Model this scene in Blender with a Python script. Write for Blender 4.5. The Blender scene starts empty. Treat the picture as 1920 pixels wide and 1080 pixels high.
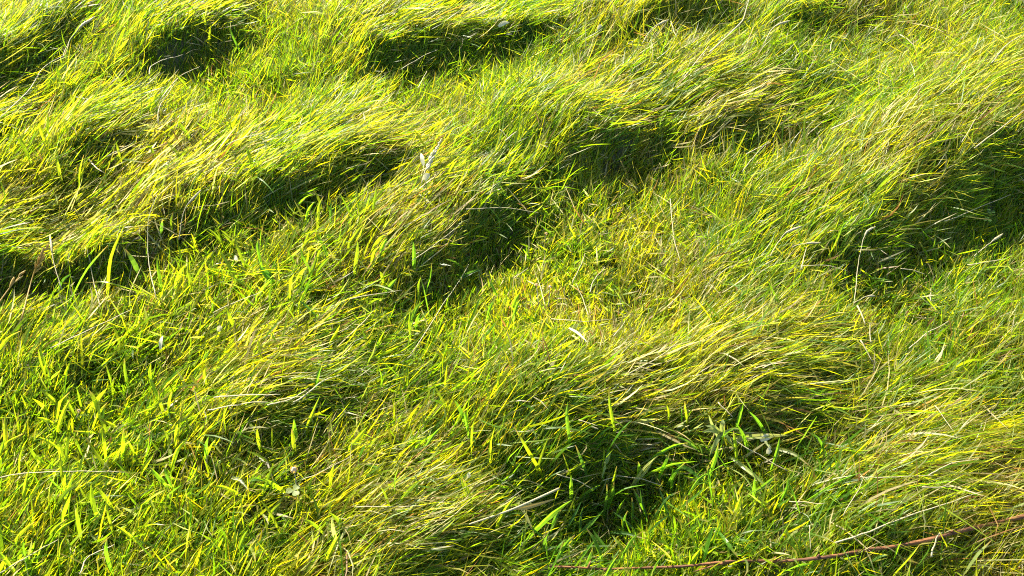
import bpy, math, random
import numpy as np
from mathutils import Vector

# ------------------------------------------------------------------ camera, sky, sun, exposure
scene = bpy.context.scene
COL = scene.collection
R = math.radians
CAM_H, PITCH, HFOV = 1.35, 48.0, 58.0
SUN_ELEV, SUN_AZ = 30.0, -32.0          # azimuth measured from +Y (view direction), negative = left

cam_data = bpy.data.cameras.new('camera')
cam_data.sensor_width = 36.0
cam_data.angle = R(HFOV)
cam_data.clip_start, cam_data.clip_end = 0.02, 2000.0
cam = bpy.data.objects.new('camera', cam_data)
COL.objects.link(cam)
cam.location = (0, 0, CAM_H)
cam.rotation_euler = (R(90 - PITCH), 0, 0)
scene.camera = cam

world = bpy.data.worlds.new('World'); scene.world = world; world.use_nodes = True
wn = world.node_tree
bg = wn.nodes['Background']
sky = wn.nodes.new('ShaderNodeTexSky'); sky.sky_type = 'NISHITA'; sky.sun_disc = False
sky.sun_elevation = R(SUN_ELEV); sky.sun_rotation = R(SUN_AZ)
wn.links.new(sky.outputs[0], bg.inputs[0]); bg.inputs[1].default_value = 0.088

sd = bpy.data.lights.new('sun', 'SUN'); sd.energy = 5.0; sd.angle = R(0.5); sd.color = (1.0, 0.91, 0.75)
sun = bpy.data.objects.new('sun', sd); COL.objects.link(sun)
to_sun = Vector((math.sin(R(SUN_AZ)) * math.cos(R(SUN_ELEV)), math.cos(R(SUN_AZ)) * math.cos(R(SUN_ELEV)), math.sin(R(SUN_ELEV))))
sun.rotation_euler = to_sun.to_track_quat('Z', 'Y').to_euler()
sun.location = to_sun * 20

vs = scene.view_settings
vs.view_transform = 'Standard'; vs.look = 'None'; vs.gamma = 1.0; vs.use_curve_mapping = False
vs.exposure = 2.2
cy = scene.cycles
cy.max_bounces = 7; cy.diffuse_bounces = 4; cy.glossy_bounces = 2; cy.transmission_bounces = 5
cy.use_denoising = False
cy.pixel_filter_type = 'BLACKMAN_HARRIS'; cy.filter_width = 1.1

# ------------------------------------------------------------------ pixel <-> ground
FPX = 960.0 / math.tan(R(HFOV) / 2)
CP, SP = math.cos(R(PITCH)), math.sin(R(PITCH))
def ray(px, py):
    u, v = (px - 960.0) / FPX, -(py - 540.0) / FPX
    return np.array([u, CP + v * SP, -SP + v * CP])
def flat(px, py, z=0.0):
    d = ray(px, py); t = (z - CAM_H) / d[2]
    return np.array([d[0] * t, d[1] * t])

# ------------------------------------------------------------------ noise
def _hash(ix, iy, seed):
    n = (ix.astype(np.int64) * 374761393 + iy.astype(np.int64) * 668265263 + seed * 1442695041) & 0xFFFFFFFF
    n = ((n ^ (n >> 13)) * 1274126177) & 0xFFFFFFFF
    return ((n ^ (n >> 16)) & 0xFFFF) / 65535.0
def vnoise(x, y, size, seed):
    x = np.asarray(x) / size + 1000; y = np.asarray(y) / size + 1000
    ix, iy = np.floor(x), np.floor(y); fx, fy = x - ix, y - iy
    fx = fx * fx * (3 - 2 * fx); fy = fy * fy * (3 - 2 * fy)
    a = _hash(ix, iy, seed); b = _hash(ix + 1, iy, seed); c = _hash(ix, iy + 1, seed); d = _hash(ix + 1, iy + 1, seed)
    return (a + (b - a) * fx) * (1 - fy) + (c + (d - c) * fx) * fy - 0.5

# ------------------------------------------------------------------ terrain: wind-laid swells with a steep lee side
GX0, GX1, GY0, GY1, GS = -3.2, 3.2, -0.6, 5.2, 0.01
gx = np.arange(GX0, GX1 + 1e-6, GS); gy = np.arange(GY0, GY1 + 1e-6, GS)
XX, YY = np.meshgrid(gx, gy)

# crest line in photograph pixels (shadow side on the right of travel), height, sun-side width, lee width
RIDGES = [
    ([(-160, 190), (-60, 150), (20, 105), (70, 70), (120, 30), (165, -40)], 0.15, 0.22, 0.07),
    ([(215, 110), (262, 72), (320, 45), (390, 22), (450, 30), (500, 20)], 0.16, 0.22, 0.07),
    ([(-200, 262), (-80, 245), (0, 232), (50, 240), (90, 235)], 0.12, 0.18, 0.06),
    ([(40, 295), (150, 268), (250, 250), (320, 212)], 0.12, 0.18, 0.06),
    ([(380, 250), (450, 225), (520, 215)], 0.06, 0.14, 0.06),
    ([(-260, 460), (-90, 440), (0, 425), (100, 420), (200, 408), (270, 385), (330, 352), (430, 338), (560, 318), (680, 286), (830, 262)], 0.15, 0.26, 0.075),
    ([(-260, 452), (-90, 434), (0, 420), (100, 416), (190, 404), (270, 380), (340, 350)], 0.19, 0.24, 0.06),
    ([(600, 110), (700, 78), (800, 58), (900, 40), (1000, 22), (1110, 5)], 0.13, 0.24, 0.07),
    ([(1110, 60), (1180, 25), (1290, 5), (1420, -25)], 0.14, 0.22, 0.07),
    ([(1400, 60), (1470, 30), (1560, 10), (1700, -15)], 0.09, 0.2, 0.07),
    ([(980, 292), (1040, 262), (1110, 230), (1200, 212), (1310, 198), (1420, 190), (1500, 170)], 0.15, 0.26, 0.075),
    ([(690, 545), (740, 500), (800, 455), (880, 395), (950, 335), (1000, 290)], 0.14, 0.24, 0.075),
    ([(1330, 262), (1420, 222), (1540, 200), (1620, 185)], 0.125, 0.2, 0.07),
    ([(1480, 475), (1580, 425), (1680, 368), (1770, 305), (1850, 255), (1960, 205), (2150, 130)], 0.125, 0.26, 0.085),
    ([(1500, 290), (1600, 250), (1700, 225)], 0.05, 0.16, 0.07),
    ([(985, 935), (1000, 870), (1045, 812), (1140, 788), (1260, 762), (1340, 752)], 0.15, 0.26, 0.075),
    ([(1240, 768), (1400, 748), (1520, 758), (1640, 790)], 0.105, 0.24, 0.06),
    ([(560, 1090), (680, 1040), (800, 990), (900, 945), (1000, 880)], 0.12, 0.2, 0.07),
    ([(300, 800), (400, 790), (520, 780), (620, 745), (700, 690)], 0.07, 0.18, 0.06),
    ([(540, 655), (640, 590), (710, 540)], 0.10, 0.16, 0.07),
    ([(-100, 640), (0, 585), (60, 560), (160, 540)], 0.09, 0.16, 0.07),
    ([(-40, 720), (60, 690), (160, 665), (260, 650)], 0.07, 0.16, 0.06),
    ([(120, 915), (240, 862), (380, 825)], 0.07, 0.16, 0.06),
    ([(0, 1030), (120, 975), (300, 935)], 0.06, 0.16, 0.06),
    ([(400, 1000), (500, 950), (600, 915)], 0.06, 0.15, 0.06),
    ([(1640, 800), (1760, 850), (1900, 850), (1990, 840)], 0.06, 0.2, 0.09),
    ([(1200, 690), (1330, 640), (1450, 600), (1560, 560)], 0.05, 0.2, 0.09),
    ([(1450, 1040), (1600, 1010), (1750, 975), (1960, 930)], 0.05, 0.18, 0.06),
]
HOLLOWS = [  # px, py, radius (m), depth (m)
    (20, 500, .15, .06), (110, 485, .15, .07), (200, 475, .15, .06), (40, 640, .12, .03), (690, 620, .11, .03), (350, 95, .16, .06), (80, 95, .14, .05),
    (870, 480, .15, .06), (960, 470, .13, .04), (1170, 275, .16, .05), (1270, 265, .14, .05), (1850, 400, .15, .045), (1700, 470, .14, .02),
    (1100, 930, .13, .06), (1200, 900, .12, .04), (1460, 270, .12, .04), (930, 80, .12, .04), (450, 400, .12, .04),
    (940, 1040, .12, .04), (240, 850, .12, .03), (1450, 840, .10, .015), (1500, 500, .12, .03),
]
def ridge_height(pts, amp, wl, ws):
    P = np.array([flat(px - 16, py - 18, amp * 0.8) for px, py in pts])   # crests lie a little behind where the laid grass spills over
    seg = np.linalg.norm(np.diff(P, axis=0), axis=1); cum = np.concatenate([[0], np.cumsum(seg)]); tot = cum[-1]
    best = np.full(XX.shape, 1e9); sgn = np.zeros(XX.shape); arc = np.zeros(XX.shape); tx = np.zeros(XX.shape); ty = np.zeros(XX.shape)
    for k in range(len(P) - 1):
        a, b = P[k], P[k + 1]; ab = b - a; l2 = ab @ ab
        t = np.clip(((XX - a[0]) * ab[0] + (YY - a[1]) * ab[1]) / l2, 0, 1)
        dx, dy = XX - (a[0] + t * ab[0]), YY - (a[1] + t * ab[1])
        d = np.hypot(dx, dy); s = ab[1] * dx - ab[0] * dy     # > 0: right of travel
        m = d < best
        best = np.where(m, d, best); sgn = np.where(m, s, sgn); arc = np.where(m, cum[k] + t * seg[k], arc)
        tx = np.where(m, ab[0] / l2 ** .5, tx); ty = np.where(m, ab[1] / l2 ** .5, ty)
    cw = np.exp(-(best / np.where(sgn > 0, .05, .13)) ** 2) * min(1, amp / .09) * np.clip(np.minimum(arc, tot - arc) / .12, 0, 1)
    best = best + 0.02 * vnoise(XX, YY, 0.12, int(amp * 1000) + len(pts))
    w = np.where(sgn > 0, ws, wl)
    end = np.clip(np.minimum(arc, tot - arc) / 0.16, 0.25, 1) ** 0.8
    return amp * end * np.exp(-(np.maximum(best, 0) / w) ** 2), cw, tx, ty
TER = np.zeros(XX.shape); CW = np.zeros(XX.shape); CTX = np.zeros(XX.shape); CTY = np.zeros(XX.shape)   # CW, CTX, CTY: crest weight and crest direction
for r in RIDGES:
    hh, cw, tx, ty = ridge_height(*r)
    TER = np.maximum(TER, 0.68 * hh)
    CTX = np.where(cw > CW, tx, CTX); CTY = np.where(cw > CW, ty, CTY); CW = np.maximum(CW, cw)
PIT = np.zeros(XX.shape)
for px, py, rad, dep in HOLLOWS:
    c = flat(px - 12, py - 14, 0.0)
    PIT = np.maximum(PIT, np.exp(-((XX - c[0]) ** 2 + (YY - c[1]) ** 2) / rad ** 2))
    TER -= .65 * dep * np.exp(-((XX - c[0]) ** 2 + (YY - c[1]) ** 2) / rad ** 2)
TER += 0.045 * vnoise(XX, YY, 0.33, 5) + 0.028 * vnoise(XX, YY, 0.14, 6) + 0.012 * vnoise(XX, YY, 0.05, 7)
def blur(A, n):
    for _ in range(n):
        A = (A + np.roll(A, 1, 0) + np.roll(A, -1, 0) + np.roll(A, 1, 1) + np.roll(A, -1, 1)) / 5
    return A
TER = blur(TER, 3); CTX = blur(CTX, 12); CTY = blur(CTY, 12)
edge = np.clip(np.minimum.reduce([XX - GX0, GX1 - XX, YY - GY0, GY1 - YY]) / 0.5, 0, 1)
TER *= edge
def sample(A, x, y):
    fx = np.clip((np.asarray(x) - GX0) / GS, 0, len(gx) - 1.001); fy = np.clip((np.asarray(y) - GY0) / GS, 0, len(gy) - 1.001)
    ix, iy = fx.astype(int), fy.astype(int); fx, fy = fx - ix, fy - iy
    return (A[iy, ix] * (1 - fx) + A[iy, ix + 1] * fx) * (1 - fy) + (A[iy + 1, ix] * (1 - fx) + A[iy + 1, ix + 1] * fx) * fy

# ------------------------------------------------------------------ lie of the grass (photo px, lie angle in the picture, 0 flat .. 1 upright, length)
LIE = [
    (60,60,45,.2,.2),(150,180,42,.25,.2),(60,330,35,.3,.18),(200,240,30,.1,.22),(350,40,50,.2,.2),(330,110,80,.8,.1),(480,80,70,.6,.14),
    (430,200,60,.55,.14),(600,150,50,.5,.14),(650,250,30,.15,.2),(750,270,8,.05,.2),(480,310,18,.1,.2),(250,350,25,.15,.2),(80,400,25,.2,.2),
    (100,480,65,.7,.12),(200,500,65,.7,.12),(350,450,50,.35,.18),(450,480,45,.35,.16),(560,400,40,.35,.18),(800,60,25,.12,.2),(1000,25,15,.08,.2),
    (720,130,60,.5,.14),(900,120,65,.6,.13),(850,170,60,.5,.13),(1100,60,45,.3,.18),(1200,60,50,.4,.18),(1350,60,55,.35,.18),(1500,100,60,.5,.15),
    (1700,60,55,.4,.18),(1850,40,60,.4,.18),(1650,160,45,.2,.2),(1850,150,45,.18,.22),(1500,180,35,.12,.2),(1300,190,20,.08,.2),(1100,235,22,.1,.2),
    (900,220,42,.3,.18),(950,270,38,.22,.2),(850,330,40,.25,.2),(700,330,35,.18,.2),(1150,300,70,.7,.12),(1300,330,65,.6,.14),(1250,420,60,.5,.15),
    (1400,350,55,.35,.18),(1480,270,40,.3,.18),(1600,300,38,.12,.22),(1800,250,30,.12,.22),(1700,360,35,.12,.22),(1550,400,35,.2,.2),(1850,400,60,.7,.1),
    (1700,470,40,.6,.1),(1880,470,55,.5,.12),(900,480,70,.8,.11),(800,420,38,.25,.18),(700,480,35,.2,.2),(600,560,35,.3,.18),(300,600,45,.35,.18),
    (100,620,60,.5,.15),(60,700,45,.5,.14),(250,700,35,.4,.16),(150,850,45,.6,.1),(300,900,50,.6,.11),(480,740,8,.03,.2),(600,720,20,.08,.2),
    (380,780,8,.03,.2),(550,830,35,.4,.14),(680,800,45,.35,.16),(650,650,30,.2,.2),(720,600,40,.4,.16),(800,560,70,.7,.11),(950,600,65,.6,.1),
    (1050,550,70,.7,.08),(1100,640,50,.6,.08),(1250,600,40,.4,.12),(1350,560,45,.3,.16),(1450,620,35,.15,.2),(1600,560,60,.6,.11),(1700,600,55,.5,.12),
    (1850,620,50,.35,.16),(1800,720,35,.18,.2),(1600,700,30,.12,.2),(1400,700,30,.12,.2),(1200,740,30,.15,.18),(1000,760,35,.18,.18),(850,830,35,.2,.18),
    (900,900,30,.18,.18),(750,950,25,.1,.2),(700,1030,15,.05,.22),(850,1000,10,.05,.22),(950,1020,8,.08,.2),(500,1000,35,.3,.16),(300,1040,40,.4,.15),
    (100,1000,40,.4,.15),(1100,900,50,.6,.12),(1200,970,60,.7,.1),(1300,900,60,.6,.1),(1400,940,45,.4,.1),(1450,830,10,.15,.18),(1600,800,15,.08,.22),
    (1800,800,20,.08,.22),(1700,880,8,.05,.24),(1880,900,5,.05,.24),(1550,970,28,.18,.18),(1750,960,22,.1,.2),(1850,1040,40,.2,.18),(1600,1060,30,.3,.15),
    (1350,1050,40,.5,.1),
]
CG = 0.04
cx_ = np.arange(GX0, GX1 + CG, CG); cy_ = np.arange(GY0, GY1 + CG, CG)
CXX, CYY = np.meshgrid(cx_, cy_)
num = [np.zeros(CXX.shape) for _ in range(4)]; den = np.zeros(CXX.shape)
for px, py, ang, up, ln in LIE:
    p = flat(px, py, 0.05); q = flat(px + 20 * math.cos(R(ang)), py - 20 * math.sin(R(ang)), 0.05)
    d = (q - p) / np.linalg.norm(q - p)
    w = 1.0 / (((CXX - p[0]) ** 2 + (CYY - p[1]) ** 2) + 0.0025) ** 1.8
    for k, v in enumerate((d[0], d[1], up, ln)): num[k] += w * v
    den += w
FIELD = [n / den for n in num]
def csample(A, x, y):
    fx = np.clip((x - GX0) / CG, 0, len(cx_) - 1.001); fy = np.clip((y - GY0) / CG, 0, len(cy_) - 1.001)
    ix, iy = fx.astype(int), fy.astype(int); fx, fy = fx - ix, fy - iy
    return (A[iy, ix] * (1 - fx) + A[iy, ix + 1] * fx) * (1 - fy) + (A[iy + 1, ix] * (1 - fx) + A[iy + 1, ix + 1] * fx) * fy

# ------------------------------------------------------------------ materials
def leaf_material(name, attr=None, color=None, rough=0.42, trans=0.6, mul=(4.0, 3.15, 0.35), spec=0.26, vein=False):
    m = bpy.data.materials.new(name); m.use_nodes = True
    nt = m.node_tree; N, L = nt.nodes, nt.links; N.clear()
    out = N.new('ShaderNodeOutputMaterial'); mix = N.new('ShaderNodeMixShader'); mix.inputs[0].default_value = trans
    pr = N.new('ShaderNodeBsdfPrincipled'); tr = N.new('ShaderNodeBsdfTranslucent')
    pr.inputs['Roughness'].default_value = rough; pr.inputs['Specular IOR Level'].default_value = spec
    if attr:
        c = N.new('ShaderNodeAttribute'); c.attribute_name = attr; cs = c.outputs['Color']
    else:
        c = N.new('ShaderNodeRGB'); c.outputs[0].default_value = (*color, 1); cs = c.outputs[0]
    tc = N.new('ShaderNodeTexCoord'); nz = N.new('ShaderNodeTexNoise'); nz.inputs['Scale'].default_value = 160
    L.new(tc.outputs['Object'], nz.inputs['Vector'])
    mr = N.new('ShaderNodeMapRange'); mr.inputs[3].default_value = 0.7; mr.inputs[4].default_value = 1.3
    L.new(nz.outputs[0], mr.inputs[0])
    mm = N.new('ShaderNodeMix'); mm.data_type = 'RGBA'; mm.blend_type = 'MULTIPLY'; mm.inputs[0].default_value = 1
    L.new(cs, mm.inputs[6]); L.new(mr.outputs[0], mm.inputs[7])
    mt = N.new('ShaderNodeMix'); mt.data_type = 'RGBA'; mt.blend_type = 'MULTIPLY'; mt.inputs[0].default_value = 1
    if attr:
        c2 = N.new('ShaderNodeAttribute'); c2.attribute_name = 'through'
        L.new(c2.outputs['Color'], mt.inputs[6]); L.new(mr.outputs[0], mt.inputs[7])
    else:
        mt.inputs[7].default_value = (*mul, 1); L.new(mm.outputs[2], mt.inputs[6])
    L.new(mm.outputs[2], pr.inputs['Base Color']); L.new(mt.outputs[2], tr.inputs['Color'])
    L.new(pr.outputs[0], mix.inputs[1]); L.new(tr.outputs[0], mix.inputs[2]); L.new(mix.outputs[0], out.inputs[0])
    return m
M_GRASS = leaf_material('grass_blades', attr='tint')
M_BROAD = leaf_material('broad_blade', attr='tint', rough=0.36)
M_STRAW = leaf_material('bleached_straw', color=(0.33, 0.295, 0.165), rough=0.55, trans=0.15, mul=(1.2, 1.1, .8))
M_PALE = leaf_material('bleached_leaf', color=(0.50, 0.48, 0.32), rough=0.45, trans=0.35, mul=(1.2, 1.15, .8))
M_GOLD = leaf_material('golden_seed', color=(0.34, 0.25, 0.07), rough=0.55, trans=0.3, mul=(1.8, 1.6, .8))
M_CLOVER = leaf_material('clover_leaf', color=(0.06, 0.13, 0.025), rough=0.5)
M_PALEGREEN = leaf_material('pale_green_leaf', color=(0.24, 0.30, 0.10), rough=0.5, mul=(1.6, 1.5, .8))

def noise_material(name, c0, c1, scale, rough=0.8, bump=0.4, stretch=(1, 1, 1)):
    m = bpy.data.materials.new(name); m.use_nodes = True
    nt = m.node_tree; N, L = nt.nodes, nt.links
    pr = N['Principled BSDF']; pr.inputs['Roughness'].default_value = rough
    tc = N.new('ShaderNodeTexCoord'); mp = N.new('ShaderNodeMapping'); mp.inputs['Scale'].default_value = stretch
    nz = N.new('ShaderNodeTexNoise'); nz.inputs['Scale'].default_value = scale; nz.inputs['Detail'].default_value = 6
    cr = N.new('ShaderNodeValToRGB'); cr.color_ramp.elements[0].color = (*c0, 1); cr.color_ramp.elements[1].color = (*c1, 1)
    cr.color_ramp.elements[0].position = 0.3; cr.color_ramp.elements[1].position = 0.7
    bp = N.new('ShaderNodeBump'); bp.inputs['Strength'].default_value = bump; bp.inputs['Distance'].default_value = 0.01
    L.new(tc.outputs['Object'], mp.inputs[0]); L.new(mp.outputs[0], nz.inputs['Vector'])
    L.new(nz.outputs[0], cr.inputs[0]); L.new(cr.outputs[0], pr.inputs['Base Color'])
    L.new(nz.outputs[0], bp.inputs['Height']); L.new(bp.outputs[0], pr.inputs['Normal'])
    return m
M_SOIL = noise_material('meadow_soil', (0.035, 0.03, 0.014), (0.07, 0.075, 0.022), 60)
M_BARK = noise_material('twig_bark', (0.035, 0.012, 0.004), (0.19, 0.072, 0.015), 110, rough=0.85, stretch=(.25, 1, 1))
M_BUD = noise_material('dry_bud', (0.30, 0.19, 0.09), (0.55, 0.42, 0.26), 200, rough=0.6)

def mesh_obj(name, V, F, mat, parent=None, smooth=True, tint=None, through=None):
    me = bpy.data.meshes.new(name); me.from_pydata([tuple(v) for v in V], [], F); me.materials.append(mat)
    if smooth: me.polygons.foreach_set('use_smooth', [True] * len(me.polygons))
    if tint is not None:
        a = me.color_attributes.new('tint', 'FLOAT_COLOR', 'POINT')
        a.data.foreach_set('color', np.asarray(tint, dtype=np.float32).ravel())
        a = me.color_attributes.new('through', 'FLOAT_COLOR', 'POINT')
        a.data.foreach_set('color', np.asarray(through, dtype=np.float32).ravel())
    me.update()
    o = bpy.data.objects.new(name, me); COL.objects.link(o)
    if parent: o.parent = parent
    return o
def tag(o, label=None, cat=None, group=None, kind=None):
    if label: o['label'] = label
    if cat: o['category'] = cat
    if group: o['group'] = group
    if kind: o['kind'] = kind
    return o
def empty(name, loc):
    o = bpy.data.objects.new(name, None); o.empty_display_size = 0.02; COL.objects.link(o); o.location = loc
    return o

# ------------------------------------------------------------------ the ground: one sheet, fine near the camera, out to the horizon
def axis(a, b, step):
    core = list(np.arange(a, b + 1e-6, step)); g = step; lo, hi = [a], [b]
    while hi[-1] < 900:
        g *= 1.6; hi.append(hi[-1] + g); lo.append(lo[-1] - g)
    return np.array(lo[:0:-1] + core + hi[1:])
ax, ay = axis(GX0, GX1, 0.025), axis(GY0, GY1, 0.025)
AX, AY = np.meshgrid(ax, ay)
inside = (AX > GX0) & (AX < GX1) & (AY > GY0) & (AY < GY1)
AZ = np.where(inside, sample(TER, AX, AY), 0.0)
AZ += np.where(inside, 0, 0.05 * np.clip((np.hypot(AX, AY - 2) - 4) / 4, 0, 1) * vnoise(AX, AY, 1.7, 31))
nx = len(ax)
idx = np.arange(AX.size).reshape(AX.shape)
quads = np.stack([idx[:-1, :-1], idx[:-1, 1:], idx[1:, 1:], idx[1:, :-1]], -1).reshape(-1, 4)
ground = mesh_obj('ground', np.stack([AX, AY, AZ], -1).reshape(-1, 3), quads.tolist(), M_SOIL)
tag(ground, 'dark soil of the meadow under the matted grass', 'ground', kind='structure')

# ------------------------------------------------------------------ the matted grass
rng = np.random.default_rng(11)
PAL = np.array([(0.062, 0.138, 0.008), (0.122, 0.178, 0.008), (0.180, 0.198, 0.009), (0.180, 0.155, 0.022), (0.42, 0.37, 0.17), (0.22, 0.11, 0.03), (0.26, 0.27, 0.09)])
THR = np.array([(.27, .46, .005), (.49, .56, .005), (.63, .585, .007), (.40, .38, .04), (.52, .46, .22), (.40, .20, .05), (.50, .54, .14)])
canopy = np.zeros(TER.shape)
allV, allQ, allT, allC, allH = [], [], [], [], []
voff = 0
def grow(n_clump, per, region, wid, ln_mul, k, up_add=0.0, layer=1.0, pal_p=(.22, .34, .30, .06, .04, .012, .028), dev=(15, 9), seed=0):
    """n_clump locks of `per` blades; region(rng, n) gives lock centres; wid = blade width range in metres"""
    global voff
    c = region(n_clump)
    n = n_clump * per
    ci = np.repeat(np.arange(n_clump), per)
    off = rng.normal(0, 0.011, (n, 2))
    x0, y0 = c[ci, 0] + off[:, 0], c[ci, 1] + off[:, 1]
    crest = sample(CW, x0, y0); wc = .8 * crest
    dx = csample(FIELD[0], x0, y0) * (1 - wc) + sample(CTX, x0, y0) * wc; dy = csample(FIELD[1], x0, y0) * (1 - wc) + sample(CTY, x0, y0) * wc
    up = np.clip((csample(FIELD[2], x0, y0) + up_add) * (1 - .8 * crest) + rng.normal(0, .075, n_clump)[ci] + rng.normal(0, .06, n), 0.0, 1.0)
    L = csample(FIELD[3], x0, y0) * ln_mul * rng.uniform(.6, 1.25, n_clump)[ci] * rng.uniform(.7, 1.2, n) * (1 - .15 * sample(PIT, x0, y0))
    L = L * (1 - .25 * np.clip((csample(FIELD[2], x0, y0) - .4) / .4, 0, 1))
    az = np.arctan2(dy, dx) + (1 - .6 * crest) * (R(42) * vnoise(x0, y0, .13, 41) * (0.5 + up) + R(dev[0]) * rng.normal(0, 1, n_clump)[ci] * (0.6 + 2.2 * up) + R(dev[1]) * rng.normal(0, 1, n) * (1 + 2.5 * up))
    perp = -np.sin(az) * off[:, 0] + np.cos(az) * off[:, 1]
    az = az - 0.7 * perp / np.maximum(L, .03)
    wild = rng.random(n) < .07
    az = az + wild * rng.normal(0, R(55), n)
    curl = rng.normal(0, R(13), n) * (1 + 1.5 * wild) + rng.normal(0, R(12), n_clump)[ci]
    wild &= crest < .5
    e0 = (1 - .35 * crest) * R(1) * (rng.uniform(28, 60, n) * (1 - up) + rng.uniform(60, 88, n) * up)
    e1 = R(1) * (rng.normal(5, 11, n) * (1 - up) + rng.uniform(15, 75, n) * up)
    floor = layer * (0.004 + 0.034 * rng.random(n) ** 1.3) * (1 - 0.6 * up) * (1 - .45 * crest)
    W = rng.uniform(wid[0], wid[1], n)
    roll = rng.normal(0, R(50), n)
    P = np.zeros((n, k + 1, 3))
    P[:, 0] = np.stack([x0, y0, sample(TER, x0, y0) - 0.004], -1)
    tprev = P[:, 0, 2]
    D = np.zeros((n, k + 1, 3))
    for j in range(k):
        f = (j + .5) / k
        e = e0 + (e1 - e0) * min(1, (f * 1.5)) ** .8
        a = az + curl * (f - .3) * 2
        s = L / k
        d = np.stack([np.cos(e) * np.cos(a), np.cos(e) * np.sin(a), np.sin(e)], -1)
        q = P[:, j] + d * s[:, None]
        t = sample(TER, q[:, 0], q[:, 1])
        q[:, 2] += np.clip(t - tprev, -0.14 * s, 0.9 * s) * (1 - up) * 0.9
        q[:, 2] = np.maximum(q[:, 2], t + floor * min(1, f * 2.2))
        dd = q - P[:, j]; ll = np.linalg.norm(dd, axis=1); dd /= ll[:, None]
        P[:, j + 1] = P[:, j] + dd * np.minimum(ll, 1.25 * s)[:, None]
        P[:, j + 1, 2] = np.maximum(P[:, j + 1, 2], t + .001)
        D[:, j] = dd; tprev = t
    D[:, k] = D[:, k - 1]
    side = np.cross(D, np.array([0, 0, 1.0])); nl = np.linalg.norm(side, axis=2, keepdims=True)
    side = np.where(nl > 1e-3, side / np.maximum(nl, 1e-3), np.array([1.0, 0, 0]))
    nor = np.cross(side, D)
    rl = roll[:, None] + np.linspace(0, 1, k + 1)[None] * rng.normal(0, R(50), n)[:, None]
    wv = side * np.cos(rl)[..., None] + nor * np.sin(rl)[..., None]
    prof = np.array([.75, 1.0, 1.0, .9, .7, .5])[:k] if k <= 6 else np.ones(k)
    A = P[:, :k] - wv[:, :k] * (W[:, None] * prof[None] / 2)[..., None]
    B = P[:, :k] + wv[:, :k] * (W[:, None] * prof[None] / 2)[..., None]
    V = np.concatenate([np.stack([A, B], 2).reshape(n, 2 * k, 3), P[:, k:k + 1]], 1)      # 2k+1 verts
    m = 2 * k + 1
    base = voff + np.arange(n) * m
    q = np.array([[2 * j, 2 * j + 1, 2 * j + 3, 2 * j + 2] for j in range(k - 1)])
    allQ.append((base[:, None, None] + q[None]).reshape(-1, 4))
    allT.append(base[:, None] + np.array([2 * k - 2, 2 * k - 1, 2 * k])[None])
    # colour of the blade itself: kind by lock and by blade, dry tips on some
    zone = vnoise(x0, y0, .25, 77) + .6 * vnoise(x0, y0, .08, 78)
    pp = np.array(pal_p)[None] * np.ones((n, 1))
    pp[:, 0] *= np.clip(1 + 2.2 * zone, .1, 3) * (1 + 1.2 * up); pp[:, 3:] *= np.clip(1 - 1.8 * zone, .2, 3)[:, None]
    cdf = np.cumsum(pp / pp.sum(1, keepdims=True), 1)
    u = np.where(rng.random(n) < .5, rng.random(n_clump)[ci], rng.random(n))
    kind = np.minimum((u[:, None] > cdf).sum(1), len(PAL) - 1)
    jit = rng.uniform(.7, 1.3, (n, 1)) * rng.uniform(.9, 1.1, (n, 3))
    col = PAL[kind] * jit; thr = THR[kind] * jit
    C = np.repeat(col[:, None], m, 1)
    dry = rng.random(n) < .2
    tipc = np.array([.34, .25, .09])
    f = np.clip((np.arange(m) // 2 / k - .55) / .45, 0, 1)[None, :, None] * dry[:, None, None] * .8
    C = C * (1 - f) + tipc * f
    H = np.repeat(thr[:, None], m, 1) * (1 - f) + np.array([.45, .36, .10]) * f
    allH.append(H.reshape(-1, 3))
    allV.append(V.reshape(-1, 3)); allC.append(C.reshape(-1, 3)); voff += n * m
    # canopy height map
    S = P[:, 1:].reshape(-1, 3)
    gi = np.clip(((S[:, 0] - GX0) / GS).astype(int), 0, len(gx) - 1); gj = np.clip(((S[:, 1] - GY0) / GS).astype(int), 0, len(gy) - 1)
    hgt = S[:, 2] - TER[gj, gi]
    ok = hgt < .09
    np.maximum.at(canopy, (gj[ok], gi[ok]), hgt[ok])

def half_width(y): return (y * CP + CAM_H * SP) * math.tan(R(HFOV / 2))
def in_view(margin, y0=0.42, y1=2.75):
    def f(n):
        out = np.zeros((0, 2))
        while len(out) < n:
            y = rng.uniform(y0, y1, 2 * n); x = rng.uniform(-2.6, 2.6, 2 * n)
            out = np.concatenate([out, np.stack([x, y], -1)[np.abs(x) < half_width(y) + margin]])
        return out[:n]
    return f
def around(n):
    out = np.zeros((0, 2))
    while len(out) < n:
        x = rng.uniform(GX0 + .1, GX1 - .1, 3 * n); y = rng.uniform(GY0 + .1, GY1 - .1, 3 * n)
        o = (np.abs(x) > half_width(y) + .1) | (y < .5) | (y > 2.6)
        out = np.concatenate([out, np.stack([x, y], -1)[o]])
    return out[:n]
# long laid blades
grow(19500, 12, in_view(.28), (.0009, .0022), .52, 4, dev=(11, 8))
# shorter understorey, more upright, greener
grow(6500, 9, in_view(.22), (.0012, .0028), .42, 4, up_add=.3, layer=.5, pal_p=(.4, .3, .1, .08, .07, .03, .02), dev=(25, 14))
# dead thatch near the soil
grow(4500, 7, in_view(.18), (.0012, .0026), .6, 4, up_add=.0, layer=.25, pal_p=(.25, .25, .15, .13, .15, .03, .04), dev=(50, 30))
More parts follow.
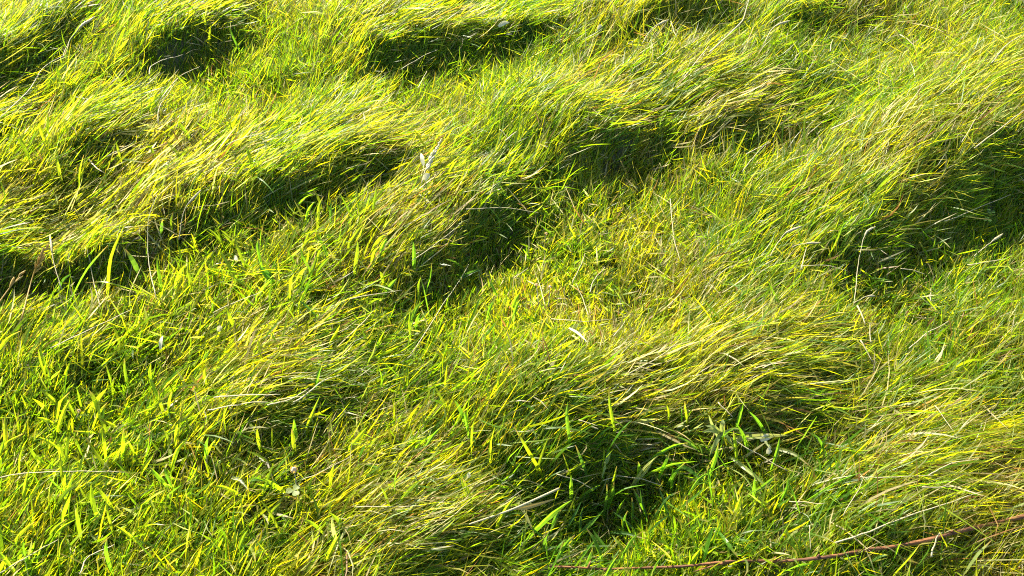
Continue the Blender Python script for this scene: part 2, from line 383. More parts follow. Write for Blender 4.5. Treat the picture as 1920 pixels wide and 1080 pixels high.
# leafy sward: wider, shorter blades pointing every way, in patches
SWARD = [(150, 850, .34), (60, 1000, .3), (420, 940, .28), (300, 700, .25), (480, 500, .26), (640, 470, .2), (1120, 950, .26), (1280, 960, .24), (960, 600, .26), (1100, 600, .24), (350, 230, .28), (1430, 860, .2), (1680, 590, .26), (700, 880, .2)]
def sward(n):
    out = np.zeros((0, 2))
    while len(out) < n:
        c = np.array([flat(*SWARD[i][:2], .03) for i in rng.integers(0, len(SWARD), n)]); rad = np.array([q[2] for q in SWARD])
        out = np.concatenate([out, c + rng.normal(0, .14, (n, 2))])
    return out[:n]
grow(4200, 5, sward, (.0022, .0046), .42, 4, up_add=.32, layer=.9, pal_p=(.36, .34, .16, .05, .04, .02, .03), dev=(30, 22))
# taller leaves and dead stems standing in the hollows
def pits(n):
    c = np.array([flat(*HOLLOWS[i][:2], 0) for i in rng.integers(0, len(HOLLOWS), n)])
    return c + rng.normal(0, .09, (n, 2))
grow(1700, 5, pits, (.0018, .0042), .62, 5, up_add=.15, layer=.8, pal_p=(.5, .2, .06, .08, .12, .02, .04), dev=(22, 16))
# surroundings outside the picture
grow(4500, 6, around, (.003, .006), 1.1, 4)

def build_grass(name, label):
    V = np.concatenate(allV).astype(np.float32); Q = np.concatenate(allQ).astype(np.int32); T = np.concatenate(allT).astype(np.int32)
    C = np.concatenate(allC); C = np.concatenate([np.clip(C, 0, .9), np.ones((len(C), 1))], 1).astype(np.float32)
    me = bpy.data.meshes.new(name)
    me.vertices.add(len(V)); me.vertices.foreach_set('co', V.ravel())
    nl = Q.size + T.size
    me.loops.add(nl); me.loops.foreach_set('vertex_index', np.concatenate([Q.ravel(), T.ravel()]))
    me.polygons.add(len(Q) + len(T))
    me.polygons.foreach_set('loop_start', np.concatenate([np.arange(len(Q)) * 4, Q.size + np.arange(len(T)) * 3]).astype(np.int32))
    me.polygons.foreach_set('loop_total', np.concatenate([np.full(len(Q), 4), np.full(len(T), 3)]).astype(np.int32))
    me.polygons.foreach_set('use_smooth', np.ones(len(Q) + len(T), dtype=bool))
    a = me.color_attributes.new('tint', 'FLOAT_COLOR', 'POINT'); a.data.foreach_set('color', C.ravel())
    H = np.concatenate(allH); H = np.concatenate([np.clip(H, 0, .85), np.ones((len(H), 1))], 1).astype(np.float32)
    a = me.color_attributes.new('through', 'FLOAT_COLOR', 'POINT'); a.data.foreach_set('color', H.ravel())
    me.materials.append(M_GRASS); me.update(calc_edges=True)
    o = bpy.data.objects.new(name, me); COL.objects.link(o)
    tag(o, label, 'grass', kind='stuff')
    print('grass triangles', 2 * len(Q) + len(T), 'blades', len(T))
build_grass('grass', 'long fine yellow-green meadow grass matted into wind-laid waves')

# ------------------------------------------------------------------ single things on and in the grass
rnd = random.Random(5)
CAN = blur(canopy, 4)
SURF = TER + CAN
def on_grass(px, py, h=0.0):
    """the point on the top of the grass (plus h) that a line of sight meets"""
    d = ray(px, py); o = np.array([0, 0, CAM_H]); t = 0.8
    while t < 5:
        p = o + d * t
        if p[2] <= float(sample(SURF, p[0], p[1])) + h: break
        t += 0.003
    return p
def smooth_line(P, n):
    P = np.asarray(P, float)
    if len(P) == 2:
        return np.array([P[0] + (P[1] - P[0]) * t for t in np.linspace(0, 1, n)])
    Q = np.vstack([2 * P[0] - P[1], P, 2 * P[-1] - P[-2]]); out = []
    for t in np.linspace(0, len(P) - 1 - 1e-9, n):
        k = int(t); u = t - k; a, b, c, d = Q[k:k + 4]
        out.append(.5 * (2 * b + (c - a) * u + (2 * a - 5 * b + 4 * c - d) * u * u + (3 * b - a - 3 * c + d) * u ** 3))
    return np.array(out)
def frames(P):
    T = np.gradient(P, axis=0); T /= np.linalg.norm(T, axis=1)[:, None] + 1e-9
    S = np.cross(T, [0, 0, 1.0]); l = np.linalg.norm(S, axis=1)[:, None]; S = np.where(l > 1e-4, S / np.maximum(l, 1e-4), [1.0, 0, 0])
    return T, S, np.cross(S, T)
def tube(P, rad, sides=6, flat_=1.0):
    """closed tube along P; rad: scalar or one radius per point"""
    P = np.asarray(P); n = len(P); rad = np.full(n, rad) if np.isscalar(rad) else np.asarray(rad)
    T, S, U = frames(P); V, F = [], []
    for i in range(n):
        for k in range(sides):
            a = 2 * math.pi * k / sides
            V.append(P[i] + rad[i] * (math.cos(a) * S[i] + flat_ * math.sin(a) * U[i]))
    for i in range(n - 1):
        for k in range(sides):
            k2 = (k + 1) % sides
            F.append((i * sides + k, i * sides + k2, (i + 1) * sides + k2, (i + 1) * sides + k))
    F.append(tuple(range(sides))[::-1]); F.append(tuple((n - 1) * sides + k for k in range(sides)))
    return V, F
def blade_mesh(P, width, fold, face):
    """a grass leaf along P: keeled (three vertices across), widest in the lower middle, drawn out to a point"""
    P = np.asarray(P); n = len(P); V, F = [], []
    T = np.gradient(P, axis=0); T /= np.linalg.norm(T, axis=1)[:, None] + 1e-9
    for i in range(n):
        s = np.cross(T[i], face); s /= np.linalg.norm(s) + 1e-9; nn = np.cross(s, T[i])
        f = i / (n - 1)
        w = width * .5 * min(1, .55 + 1.5 * f) * (1 - max(0, (f - .45) / .55) ** 1.7) + .0002
        V += [P[i] - s * w, P[i] - nn * w * fold, P[i] + s * w]
    for i in range(n - 1):
        a = 3 * i
        F += [(a, a + 1, a + 4, a + 3), (a + 1, a + 2, a + 5, a + 4)]
    return V, F

# ---- broad grass leaves: (base px, tip px or bend px + tip px, width px, tone)
Y, G, D_, P_, W_ = 'yellow', 'green', 'dark', 'pale', 'white'
BROAD = [
    (1008,993,1072,938,13,G),(1092,997,1132,956,11,G),(1050,1042,1078,1003,8,G),(1038,1042,1060,1011,7,G),(1093,1042,1115,1013,7,G),(1143,937,1213,908,9,G),
    (1140,858,1128,898,9,P_),(1197,897,1227,858,8,P_),(1237,882,1307,865,7,G),(1273,875,1318,902,10,G),(1288,985,1322,958,8,Y),(1133,955,1138,908,6,D_),
    (1068,980,1090,940,7,D_),(1210,958,1200,918,6,D_),(1250,955,1236,915,6,D_),(1167,1030,1147,1003,6,Y),(1160,1000,1210,1010,7,D_),(1020,905,1060,880,8,D_),(1180,985,1150,960,6,D_),
    (1392,822,1480,816,12,P_),(1503,825,1532,780,10,G),(1450,867,1462,820,8,G),(1467,847,1518,873,8,P_),(1390,873,1453,925,9,P_),(1375,885,1416,925,6,P_),
    (1535,927,1620,883,5,G),(1320,897,1383,862,6,G),(1150,790,1142,728,7,Y),(1067,808,1065,753,8,G),(1252,785,1250,760,6,Y),(1278,785,1277,764,6,G),(1288,783,1284,752,6,Y),
    (1152,828,1185,787,7,G),(1196,895,1233,855,8,P_),(1200,791,1236,786,10,P_),(1385,787,1398,745,7,G),(1340,835,1380,800,7,G),(1300,840,1255,815,7,D_),(1240,850,1290,830,7,G),
    (435,507,412,468,10,Y),(428,448,414,432,8,Y),(453,483,440,443,7,Y),(475,468,466,446,6,Y),(497,467,503,435,8,Y),(488,483,485,446,7,G),(360,533,353,491,7,Y),(400,513,383,502,7,Y),(401,512,412,489,6,Y),
    (577,497,563,463,6,G),(387,548,390,522,6,Y),(505,520,488,500,18,D_),(520,512,508,488,14,D_),(208,523,233,422,7,Y),(257,507,234,466,11,D_),(247,545,160,530,7,Y),(275,528,263,503,9,Y),
    (147,540,202,460,6,G),(115,537,134,513,8,D_),(102,752,75,727,9,Y),(80,762,61,747,9,Y),(183,765,167,731,10,Y),(93,792,69,782,8,Y),(172,812,137,808,8,Y),(197,850,191,802,10,Y),(213,800,187,785,8,Y),
    (190,863,159,817,8,Y),(150,847,136,817,10,Y),(115,858,106,821,10,Y),(10,827,10,775,7,Y),(7,842,45,813,8,Y),(67,858,53,838,7,Y),(55,877,45,860,7,Y),(247,843,233,821,7,Y),(230,843,232,802,9,Y),(212,737,213,712,8,Y),(265,772,294,762,8,Y),
    (387,713,385,689,12,Y),(330,827,333,795,7,Y),(330,860,352,822,9,Y),(368,843,373,803,7,G),(487,833,482,803,9,Y),(510,830,510,801,8,Y),(428,840,443,807,7,Y),(580,790,600,742,7,Y),(595,713,605,679,7,G),(392,848,403,825,7,Y),
    (150,997,143,952,8,Y),(230,1078,228,1027,7,Y),(327,870,353,820,9,Y),(200,937,181,912,8,Y),(245,1007,217,986,7,Y),(0,1070,12,1045,9,Y),(628,1003,623,968,9,P_),(619,1037,637,1002,10,Y),(433,921,395,912,8,Y),
    (800,570,787,513,7,G),(930,550,917,522,7,G),(718,530,712,509,10,Y),(727,543,744,522,10,G),(965,590,977,560,8,G),(839,628,833,602,7,Y),(860,497,836,486,11,D_),(870,520,905,505,9,D_),(1003,867,964,800,9,Y),(1010,873,1027,822,7,Y),
    (940,973,967,930,10,Y),(880,933,867,896,8,Y),(807,787,837,752,8,Y),(1067,887,1055,850,8,Y),(1044,858,1074,830,7,G),(663,830,690,799,9,Y),(1028,1075,1057,1012,9,G),(975,950,1003,1005,7,P_),
    (500,867,513,902,6,W_),(440,900,465,918,7,W_),(1140,1075,1160,1040,8,G),(1690,1060,1725,1020,8,Y),(1680,1040,1690,1015,7,G),(1352,1003,1385,1047,10,G),(1640,1050,1665,1040,9,G),(1478,1070,1520,1058,9,G),(1820,1060,1860,1012,10,P_),
    (1250,940,1300,975,7,G),(1290,940,1320,915,7,G),(690,575,715,560,8,Y),(560,520,575,500,8,Y),(545,545,552,512,8,Y),(600,505,622,480,9,Y),(705,460,728,440,9,Y),(700,490,712,462,10,Y),(660,450,682,420,9,Y),
    (480,650,493,622,8,Y),(517,640,508,617,10,Y),(530,630,541,570,7,Y),(488,660,483,630,7,Y),(110,320,100,280,8,Y),(50,285,36,250,7,Y),(150,340,157,290,7,Y),(470,300,462,270,11,Y),(350,250,333,225,8,Y),(380,265,366,240,8,Y),(410,250,392,235,7,Y),
    (435,245,428,225,7,Y),(110,140,105,122,7,Y),(445,85,430,48,6,G),(385,45,380,22,7,Y),(845,320,858,300,9,Y),(1260,905,1262,880,6,G),(85,700,72,655,7,Y),(15,590,45,550,8,Y),(5,650,40,620,7,Y),
]
TONE = {Y: ((.115, .17, .010), (.36, .49, .008)), G: ((.075, .17, .014), (.26, .52, .012)), D_: ((.05, .12, .022), (.13, .28, .012)),
        P_: ((.26, .30, .09), (.50, .55, .12)), W_: ((.42, .40, .27), (.40, .38, .25))}
def leaf_points(bx, by, tx, ty, n=7):
    bx, by = bx - .25 * (tx - bx), by - .25 * (ty - by)
    b = on_grass(bx, by, -0.010)
    rise = max(0, by - ty) * 0.0011
    t = on_grass(tx, ty, 0.001 + .4 * rise)
    L = np.linalg.norm(t - b)
    root = b - (t - b) * .35; root[2] = min(float(sample(TER, root[0], root[1])) - .003, b[2] - .012)
    sag = np.array([rnd.uniform(-.06, .06) * L, rnd.uniform(-.06, .06) * L, rnd.uniform(.04, .16) * L])
    mid = (b + t) / 2 + sag
    mid[2] = max(mid[2], float(sample(SURF, mid[0], mid[1])) - .003)
    return np.vstack([root[None], smooth_line([b, mid, t], n)])
leaves = []
for bx, by, tx, ty, w, tone in BROAD:
    leaves.append((bx, by, tx, ty, w, tone))
ZONES = [  # where broad leaves stand thick: px box, how many, tone mix
    (0, 700, 330, 1070, 46, (Y, Y, Y, Y, G)), (330, 800, 640, 1060, 26, (Y, Y, G)), (300, 420, 660, 640, 30, (Y, Y, Y, G, D_)), (1000, 870, 1330, 1070, 30, (G, G, D_, D_, Y)),
    (1330, 770, 1560, 960, 20, (G, G, P_, Y)), (560, 380, 760, 540, 14, (Y, Y, G)), (60, 60, 520, 320, 18, (Y, Y, Y)), (760, 480, 1000, 640, 12, (G, G, Y)), (660, 750, 1000, 950, 14, (Y, Y, G)),
]
for x0, y0, x1, y1, k, mix in ZONES:
    for _ in range(k):
        x, y = rnd.uniform(x0, x1), rnd.uniform(y0, y1)
        a = R(rnd.gauss(78, 32)); l = rnd.uniform(24, 48) * (.75 + .35 * y / 1080)
        leaves.append((x, y, x + l * math.cos(a), y - l * math.sin(a), rnd.uniform(6, 10) * (.75 + .3 * y / 1080), rnd.choice(mix)))
# leaves whose bases stand together are one tuft
tufts = []
for lf in leaves:
    for t in tufts:
        if math.hypot(t[0][0] - lf[0], t[0][1] - lf[1]) < 26 and (t[0][5] == lf[5] or {t[0][5], lf[5]} <= {Y, G} or {t[0][5], lf[5]} <= {G, D_}) and len(t) < 6:
            t.append(lf); break
    else:
        tufts.append([lf])
def zone_of(x, y):
    if 985 <= x <= 1345 and y > 850: return 'in the dark hollow above the brown twig', 'hollow by the twig'
    if 985 <= x <= 1640 and 720 <= y: return 'on the wave lip over the hollow' if y < 960 else 'beside the brown twig', 'around the twig'
    if x < 345 and y > 690: return 'in the short leafy sward', 'short leafy sward'
    if x < 660 and y > 780: return 'just below the pale combed swirl', 'below the pale swirl'
    if 300 <= x < 780 and 400 <= y <= 690: return 'between pale swirl and seed plume', 'between swirl and plume'
    if x > 1340 and 380 <= y < 720: return 'around the deep dip holding the clover', 'clover dip'
    if x > 1100 and y < 400: return 'on the far slopes above the clover dip', 'far slopes'
    if y < 400: return 'on the sunlit crests beyond the seed plume', 'sunlit crests'
    if x < 300: return 'under the shaded face of the long grass wave', 'shaded wave face'
    if y < 700: return 'by the brown flower heads', 'shadowed dip'
    if x > 1340: return 'on the broad smooth slope above the twig', 'slope above the twig'
    return 'on the wave slope between swirl and twig', 'slope by the swirl'
NUM = ['', 'Single', 'Pair of', 'Three', 'Four', 'Five', 'Six']
WORD = {Y: 'broad yellow-green grass', G: 'broad mid-green grass', D_: 'wide dark green grass', P_: 'wide pale folded grass', W_: 'bleached dead grass'}
PXM = 0.00105
for t in tufts:
    pts = [leaf_points(*l[:4]) for l in t]
    org = np.mean([p[1] for p in pts], axis=0); org[2] = float(sample(TER, org[0], org[1]))
    e = empty('broad_grass_tuft', org)
    nd = 0; span = max(np.linalg.norm(p[-1] - p[1]) for p in pts)
    for l, p in zip(t, pts):
        c = p[3]; view = np.array([0, 0, CAM_H]) - c; view /= np.linalg.norm(view)
        face = view * .55 + np.array([rnd.gauss(0, .7), rnd.gauss(0, .7), .35 + rnd.gauss(0, .4)]); face /= np.linalg.norm(face)
        dist = np.linalg.norm(np.array([0, 0, CAM_H]) - c)
        V, F = blade_mesh(p - org, l[4] * dist / FPX * .74, rnd.uniform(.25, .7), face)
        base, thr = TONE[l[5]]; j = rnd.uniform(.8, 1.2); hue = rnd.uniform(.88, 1.1)
        n = len(p); tint, tr = [], []
        drytip = rnd.random() < .35; nd += drytip
        for i in range(n):
            f = max(0, (i / (n - 1) - .72) / .28) * (1 if drytip else 0)
            cb = np.array([base[0] * j * hue, base[1] * j, base[2]]) * (1 - f) + np.array([.34, .20, .06]) * f
            ct = np.array([thr[0] * j * hue, thr[1] * j, thr[2]]) * (1 - f) + np.array([.5, .3, .06]) * f
            tint += [(*np.clip(cb, 0, .8), 1)] * 3; tr += [(*np.clip(ct, 0, .8), 1)] * 3
        mesh_obj('blade', V, F, M_BROAD, e, False, tint, tr)
    where, grp = zone_of(t[0][0], t[0][1])
    k = len(t)
    lab = f"{NUM[k]} {'short ' if span < .045 else 'long ' if span > .075 else ''}{'brown-tipped ' if nd and k < 3 else ''}{WORD[t[0][5]]} {'blade' if k == 1 else 'blades'} {where}"
    tag(e, lab[0].lower() + lab[1:], 'grass tuft', lab.lower())

# ---- star-shaped grass plant on the wave lip
hub = (1352, 813)
org = on_grass(*hub, .004); e = empty('star_grass_plant', org)
for tx, ty, w in ((1316, 810, 7), (1330, 855, 7), (1355, 786, 8), (1322, 798, 6), (1392, 806, 4), (1375, 838, 5)):
    tip = on_grass(tx, ty, .003); mid = (org + tip) / 2 + np.array([0, 0, .008])
    p = smooth_line([org, mid, tip], 7)
    V, F = blade_mesh(p - org, w * .0010, .3, np.array([0, -.5, .85]))
    mesh_obj('blade', V, F, M_PALEGREEN, e)
tag(e, 'pale star-shaped grass plant with blades radiating on the lip over the hollow', 'grass plant')

# ---- dry straws lying over the grass: points in px, thickness px, style
STRAW = [
    ([(0,895),(57,886),(150,884),(233,883)],3,'plain'),([(117,543),(100,487),(96,440)],3,'spike'),([(293,560),(280,480),(281,410),(297,362)],2.5,'plain'),([(335,450),(345,395),(376,358)],3,'spike'),
    ([(188,575),(175,520),(165,468)],2.5,'plain'),([(93,653),(187,607),(247,577)],3,'plain'),([(400,587),(490,547)],3,'plain'),([(773,488),(827,450),(862,418)],2.5,'plain'),
    ([(770,663),(813,593),(853,537),(878,493)],2.5,'plain'),([(655,560),(753,543)],3,'plain'),([(963,523),(990,503)],2.5,'plain'),([(1022,573),(1016,545),(1012,522)],3,'plain'),([(1073,532),(1088,505),(1100,475)],2.5,'plain'),
    ([(1103,593),(1092,560),(1080,533)],2.5,'plain'),([(1105,547),(1110,527),(1132,500)],3,'plain'),([(1033,597),(1097,602),(1147,598)],2.5,'plain'),([(1150,630),(1173,604)],3,'plain'),([(1050,697),(1070,663)],2.5,'plain'),
    ([(873,392),(940,389),(1005,398)],2.5,'plain'),([(1257,373),(1263,443),(1277,490)],2.5,'plain'),([(1602,573),(1607,510),(1614,462),(1623,437),(1639,426)],3,'spike'),([(1607,573),(1622,607)],5,'plain'),([(1613,638),(1637,677)],4,'plain'),
    ([(1633,642),(1632,605)],3,'plain'),([(1445,480),(1460,455),(1477,437),(1504,427)],3.5,'spike'),([(1485,465),(1500,458),(1540,455)],3,'spike'),([(1503,505),(1513,464)],3.5,'plain'),([(1503,498),(1550,497),(1585,507)],2.5,'plain'),
    ([(1690,503),(1715,504),(1736,510)],3,'plain'),([(1770,414),(1800,403),(1895,364)],2.5,'plain'),([(1813,497),(1885,485)],3,'plain'),([(1827,480),(1855,458),(1884,441)],3,'spike'),([(1703,653),(1740,623),(1775,600)],3,'plain'),
    ([(1600,568),(1620,558),(1641,553)],3,'spike'),([(1745,565),(1746,540)],3,'plain'),([(1330,98),(1377,53),(1393,33),(1404,-5)],4.5,'plain'),([(1280,147),(1327,87)],3.5,'plain'),([(1432,83),(1450,53),(1482,40)],3,'spike'),
    ([(1687,65),(1713,85)],3.5,'plain'),([(1558,243),(1613,217)],5,'plain'),([(1683,230),(1730,160)],2.5,'plain'),([(1393,322),(1415,295),(1443,263)],2.5,'plain'),([(1400,288),(1443,267)],3,'plain'),([(1803,267),(1830,217)],2.5,'plain'),
    ([(1827,277),(1870,245),(1920,205)],3.5,'plain'),([(1556,96),(1559,70)],3,'plain'),([(1203,83),(1220,53),(1252,37)],3,'spike'),([(1258,40),(1268,70)],2.5,'plain'),([(752,130),(793,107),(822,92)],2.5,'plain'),([(783,165),(800,133)],3,'plain'),
    ([(948,265),(971,244)],4,'plain'),([(936,242),(955,262)],2.5,'plain'),([(117,110),(130,77),(153,50),(182,32)],3,'spike'),([(0,222),(53,170),(83,127),(125,103)],3,'plain'),([(280,140),(284,126),(310,113),(345,106)],3.5,'plain'),
    ([(300,187),(337,143),(375,126)],3,'plain'),([(423,273),(465,258),(509,248)],3,'plain'),([(297,233),(302,197),(330,157)],2.5,'plain'),([(200,293),(247,270)],2.5,'plain'),([(1567,1017),(1647,987),(1747,953),(1845,922)],4,'plain'),
    ([(1580,967),(1617,898)],2.5,'plain'),([(1730,913),(1802,912)],3,'plain'),([(1613,893),(1673,890),(1750,887)],2.5,'plain'),([(1347,753),(1377,778)],4,'plain'),([(1753,760),(1790,815)],2.5,'plain'),([(1372,820),(1413,848),(1472,882)],3.5,'plain'),
    ([(1480,940),(1548,942)],2.5,'plain'),([(1747,1045),(1752,1020),(1762,998)],5,'plain'),([(1518,983),(1520,1030)],2.5,'plain'),([(667,950),(793,947)],3,'plain'),([(1130,902),(1163,892),(1207,899),(1242,911)],2.5,'plain'),
    ([(1043,888),(1083,902),(1115,918)],3,'plain'),([(565,900),(610,880),(660,850)],2.5,'plain'),([(0,1075),(60,1040),(110,1015)],3,'plain'),([(150,1078),(165,1045),(215,1020)],4,'plain'),([(550,755),(600,720),(636,703)],5,'plain'),
    ([(400,745),(470,738),(520,736)],4,'plain'),([(390,770),(450,758),(500,757)],4,'plain'),([(500,760),(545,748),(580,730)],4,'plain'),([(1085,787),(1120,800)],3,'plain'),([(1110,800),(1123,810)],4,'plain'),([(1740,890),(1780,870),(1830,862)],3,'plain'),
    ([(1480,300),(1530,285)],2.5,'plain'),([(1640,250),(1700,235)],2.5,'plain'),([(1860,118),(1890,80),(1915,65)],3,'plain'),([(1760,180),(1800,140)],3,'plain'),([(1400,600),(1440,570)],3,'plain'),([(1430,690),(1480,668)],3,'plain'),([(1180,700),(1230,672),(1270,640)],3,'plain'),
]
SPLABEL = {
    0: 'long straight pale straw lying level across the short leafy sward', 2: 'tall wavy straw standing before the shaded face of the long wave',
    20: 'tall stalk with drooping pale spike rising over the shadowed dip', 29: 'long thin pale straw stretched across the dark dip beside the clover',
    35: 'thick bleached straw bent steeply on the far slope', 59: 'longest bleached straw lying slantwise just above the brown twig',
    73: 'thin arched pale straw at the rim of the dark hollow', 72: 'thin arched pale straw at the rim of the dark hollow',
}
for i, (px, th, style) in enumerate(STRAW):
    base_low = style == 'spike' or len(px) > 2
    P3 = [on_grass(x, y, .003 + (.012 * k / len(px) if style == 'spike' else .004 * math.sin(k * 2.1 + i) ** 2)) for k, (x, y) in enumerate(px)]
    P = smooth_line(P3, 4 * len(px))
    wob = np.cumsum(np.array([[rnd.gauss(0, .0006) for _ in range(3)] for _ in P]), axis=0); P = P + wob
    dist = np.linalg.norm(P.mean(0) - np.array([0, 0, CAM_H]))
    rad = th * dist / FPX * .34
    n = len(P); org = P[0].copy()
    if style == 'plain':
        V, F = tube(P - org, [rad * (1 - .45 * k / (n - 1)) for k in range(n)], 5, .6)
        o = mesh_obj('straw', V, F, M_STRAW); o.location = org
        lab = SPLABEL.get(i)
        if lab: tag(o, lab, 'straw', 'thin arched pale straws at the rim of the dark hollow' if 'rim of' in lab else None)
        else:
            span = np.linalg.norm(P[-1] - P[0])
            lab = f"{'thick' if th >= 4 else 'thin'} {'short' if span < .06 else 'long' if span > .12 else 'mid-length'} {'straight' if len(px) == 2 else 'bent'} bleached straw {zone_of(*px[0])[0]}"
            tag(o, lab, 'straw', lab)
    else:
        lab = SPLABEL.get(i) or f'curved dry stalk with pale seed spike {zone_of(*px[0])[0]}'
        e = empty('seed_stalk', org)
        V, F = tube(P - org, rad * .7, 5); mesh_obj('stem', V, F, M_STRAW, e)
        k0 = int(n * .6); H = smooth_line(P[k0:], 14)
        V, F = tube(H - org, [rad * (.6 + 1.5 * math.sin(math.pi * min(1, (k + .6) / 13.2)) ** .7 * (1 + .25 * (-1) ** k)) for k in range(14)], 6)
        mesh_obj('seed_spike', V, F, M_STRAW, e)
        tag(e, lab, 'grass stalk', lab)

# ---- snapped tan stalk at the rim of the hollow
P = smooth_line([on_grass(x, y, .004 + .012 * k) for k, (x, y) in enumerate([(880, 983), (927, 967), (973, 950), (1048, 916)])], 14)
org = P[0].copy(); e = empty('broken_stalk', org)
V, F = tube(P - org, [.0012 + .0006 * k / 13 for k in range(14)], 7); mesh_obj('stem', V, F, M_STRAW, e)
P2 = smooth_line([P[8], P[10] + [0, -.006, -.004], P[13] + [-.004, -.014, -.006]], 8)
V, F = blade_mesh(P2 - org, .006, .4, np.array([0, -.5, .8])); mesh_obj('split_sheath', V, F, M_GOLD, e)
tag(e, 'snapped tan hollow stalk jutting over the dark hollow', 'stalk')

# ---- golden panicles in the shade of the long wave
def panicle(pts, n_br, label):
    P = smooth_line([on_grass(x, y, .004 + .015 * k) for k, (x, y) in enumerate(pts)], 14); org = P[0].copy()
    e = empty('seed_panicle', org)
    V, F = tube(P - org, [.0015 - .0009 * k / 13 for k in range(14)], 5); mesh_obj('stem', V, F, M_GOLD, e)
    ax_ = P[-1] - P[6]
    for k in range(n_br):
        f = k / n_br; b = P[6] + ax_ * f
        sd_ = np.array([rnd.uniform(-1, 1), rnd.uniform(-.5, .5), rnd.uniform(-.2, .5)]); sd_ /= np.linalg.norm(sd_)
        l = .020 * (1 - .6 * f)
        tip = b + ax_ / np.linalg.norm(ax_) * l * 1.1 + sd_ * l * .42
        H = smooth_line([b, (b + tip) / 2, tip], 6)
        V, F = tube(H - org, [.0004, .0008, .0016, .0019, .0014, .0003], 5); mesh_obj('spikelet', V, F, M_GOLD, e)
    tag(e, label, 'seed head')
panicle([(40, 600), (58, 530), (70, 495), (87, 463)], 16, 'golden branching seed head leaning over the shaded wave face')
panicle([(-5, 572), (18, 540), (41, 513)], 8, 'narrow golden seed head beside the branching golden one')

# ---- white feathery seed plume on the second wave
P = smooth_line([on_grass(x, y, h) for (x, y), h in zip([(790, 345), (798, 318), (808, 297), (818, 280), (828, 260)], (.0, .006, .012, .016, .022))], 18)
org = P[0].copy(); e = empty('seed_plume', org)
V, F = tube(P - org, .0011, 5); mesh_obj('stem', V, F, M_STRAW, e)
for k in range(34):
    f = .25 + .72 * k / 34; b = P[int(f * 17)]; axd = P[min(17, int(f * 17) + 1)] - P[int(f * 17) - 1]; axd /= np.linalg.norm(axd)
    sd_ = np.array([rnd.gauss(0, 1), rnd.gauss(0, 1), rnd.gauss(0, 1)]); sd_ -= axd * (sd_ @ axd); sd_ /= np.linalg.norm(sd_)
    l = .022 * (1.05 - f); tip = b + axd * l + sd_ * l * .42
    V, F = tube(smooth_line([b, (b + tip) / 2 + sd_ * .001, tip], 5) - org, [.0005, .0015, .0021, .0016, .0003], 5); mesh_obj('spikelet', V, F, M_PALE, e)
for a, b_, w in (((794, 310), (789, 287), 7), ((796, 338), (806, 326), 10)):
    p0, p1 = on_grass(*a, .004), on_grass(*b_, .012)
    V, F = blade_mesh(smooth_line([p0, (p0 + p1) / 2 + [0, 0, .004], p1], 6) - org, w * .0012, .3, np.array([0, -.6, .8])); mesh_obj('leaf_sheath', V, F, M_PALE, e)
tag(e, 'white feathery dry seed plume standing on the sunlit wave', 'seed plume')

# ---- clover and a lobed pale leaf
def clover(name, label, leafs, mat, size, stalk_to):
    org = on_grass(*leafs[0], -.01); org[2] = float(sample(TER, org[0], org[1])); e = empty(name, org)
    for lx, ly in leafs:
        c = on_grass(lx, ly, .008)
        bend = (c + org) / 2 + np.array([.01, -.01, .0])
        V, F = tube(smooth_line([org, bend, c], 8) - org, .0009, 5)
        st = mesh_obj('leaf_stalk', V, F, mat, e)
        for k in range(3):
            a0 = 2 * math.pi * k / 3 + .5 + lx * .1
            V, F = [c - org], []
            m = 11
            for q in range(m):
                t = q / (m - 1); ang = a0 + (t - .5) * 2.0
                rr = size * (math.sin(math.pi * t) ** .45) * (1 - .14 * math.exp(-((t - .5) / .07) ** 2)) + 1e-5
                V.append(c - org + np.array([rr * math.cos(ang), rr * math.sin(ang) * .95, .25 * rr * (.4 + abs(t - .5)) - .1 * rr * math.sin(ang)]))
            F = [(0, q + 1, q + 2) for q in range(m - 1)]
            mesh_obj('leaflet', V, F, mat, st)
    tag(e, label, 'clover')
clover('clover', 'dark green clover with two round leaves in the deep shaded dip', [(1857, 397), (1851, 412)], M_CLOVER, .0095, None)
clover('clover', 'pale green three-lobed clover leaf under the dry brown bud', [(551, 920)], M_PALEGREEN, .013, None)

# ---- dry flower buds on thin stems
def bud(pts, size, label, mat=M_BUD):
    P = smooth_line([on_grass(x, y, .002 + .014 * k) for k, (x, y) in enumerate(pts)], 8); org = P[0].copy(); e = empty('dry_flower_head', org)
    V, F = tube(P - org, .0008, 5); mesh_obj('stem', V, F, M_STRAW, e)
    c = P[-1]; H = np.array([c + np.array([0, .1 * size, 1.0 * size]) * t for t in np.linspace(-.2, 1.5, 8)])
    V, F = tube(H - org, [size * v for v in (.12, .45, .72, .82, .78, .62, .4, .12)], 8); mesh_obj('bud', V, F, mat, e)
    for k in range(5):
        a = 2 * math.pi * k / 5; d = np.array([math.cos(a), math.sin(a), 0])
        p = smooth_line([c + d * size * .2, c + d * size * .9 + [0, 0, size * .6], c + d * size * .85 + [0, 0, size * 1.5]], 5)
        V, F = blade_mesh(p - org, size * .7, .2, d + np.array([0, 0, .2])); mesh_obj('sepal', V, F, M_GOLD, e)
    tag(e, label, 'flower head')
bud([(556, 915), (554, 897), (552, 884)], .0065, 'plump dry brown flower bud above the pale clover leaf')
bud([(1010, 572), (1008, 552), (1006, 536)], .0035, 'small dried brown flower head, the barer of a pair beside a dead stem')
bud([(1028, 575), (1030, 555), (1031, 540)], .004, 'small dried flower head with spread sepals, fuller of a pair')
bud([(142, 785), (146, 778), (149, 772)], .0035, 'tiny pale dried flower head in the short leafy sward')
bud([(1022, 455), (1023, 446), (1024, 440)], .0035, 'tiny rust-brown flower head at the rim of the shadowed dip')

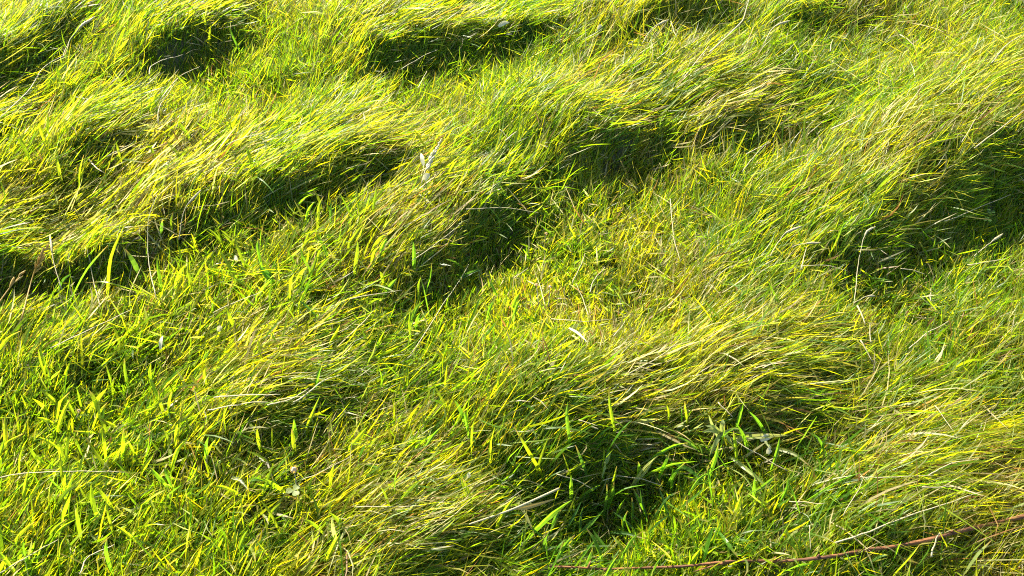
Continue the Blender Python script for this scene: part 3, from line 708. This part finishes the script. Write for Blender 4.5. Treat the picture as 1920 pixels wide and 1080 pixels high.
# ---- white leaf scraps
for i, (x, y, a, l, w, lab) in enumerate([
    (413, 618, 40, 10, 9, 'small round white leaf scrap caught between swirl and plume'), (303, 642, 80, 26, 6, 'narrow white leaf scrap hanging in the sward below the long wave'),
    (442, 486, -30, 9, 8, 'small cream leaf scrap among the yellow-green blades'), (1084, 628, -38, 44, 4, 'thick white dead leaf lying in the short open sward'),
    (1438, 822, 15, 26, 11, 'cream puckered dead leaf at the end of a folded blade'), (1442, 846, 60, 12, 9, 'small curled white scrap below the puckered cream leaf'),
    (945, 46, 20, 22, 8, 'pale leaf scrap tucked under the farthest wave crest'), (1125, 52, 30, 10, 6, 'tiny white scrap on the far shaded slope'), (880, 892, 60, 9, 7, 'tiny white scrap on the slope beside the snapped stalk')]):
    c = np.array([math.cos(R(a)), -math.sin(R(a))]) * l / 2
    p0, p1 = on_grass(x - c[0], y - c[1], .003), on_grass(x + c[0], y + c[1], .006); mid = (p0 + p1) / 2 + [0, 0, .005]
    dist = np.linalg.norm(mid - np.array([0, 0, CAM_H]))
    V, F = blade_mesh(smooth_line([p0, mid, p1], 8) - p0, w * dist / FPX, .35, np.array([0, -.55, .8]))
    o = mesh_obj('leaf_scrap', V, F, M_PALE); o.location = p0; tag(o, lab, 'dead leaf')

# ---- the brown woody twig
px = [(1030, 1062), (1085, 1064), (1130, 1067), (1200, 1065), (1280, 1062), (1345, 1055), (1400, 1052), (1455, 1052), (1500, 1050), (1560, 1043), (1620, 1032), (1680, 1024), (1740, 1012), (1800, 996), (1860, 982), (1930, 966), (2040, 940)]
P = smooth_line([on_grass(x, y, -.009 + .008 * math.sin(k * 1.7)) for k, (x, y) in enumerate(px)], 70)
org = P[0].copy(); e = empty('twig', org)
radii = [(.0016 + .0017 * k / 69) * (1 + .10 * math.sin(k * .9) + .08 * math.sin(k * 2.3)) for k in range(70)]
V, F = tube(P - org, radii, 9); mesh_obj('stem', V, F, M_BARK, e)
for k in (9, 22, 30, 37, 46, 55, 62):
    b = P[k]; d = np.array([rnd.uniform(-.4, .6), rnd.uniform(-.6, .6), .5]); d /= np.linalg.norm(d)
    H = np.array([b + d * (radii[k] * .6 + t * .006) for t in np.linspace(0, 1, 5)])
    V, F = tube(H - org, [.0028, .0030, .0024, .0015, .0004], 6); mesh_obj('bud_knot', V, F, M_BARK, e)
for k, tipx in ((24, (1300, 1072)), (6, (1110, 1048))):
    tip = on_grass(*tipx, .002); H = smooth_line([P[k], (P[k] + tip) / 2 + [0, 0, .003], tip], 8)
    V, F = tube(H - org, [.0022 - .0016 * q / 7 for q in range(8)], 6); mesh_obj('side_shoot', V, F, M_BARK, e)
tag(e, 'long reddish-brown woody twig lying half sunk in the grass', 'twig')
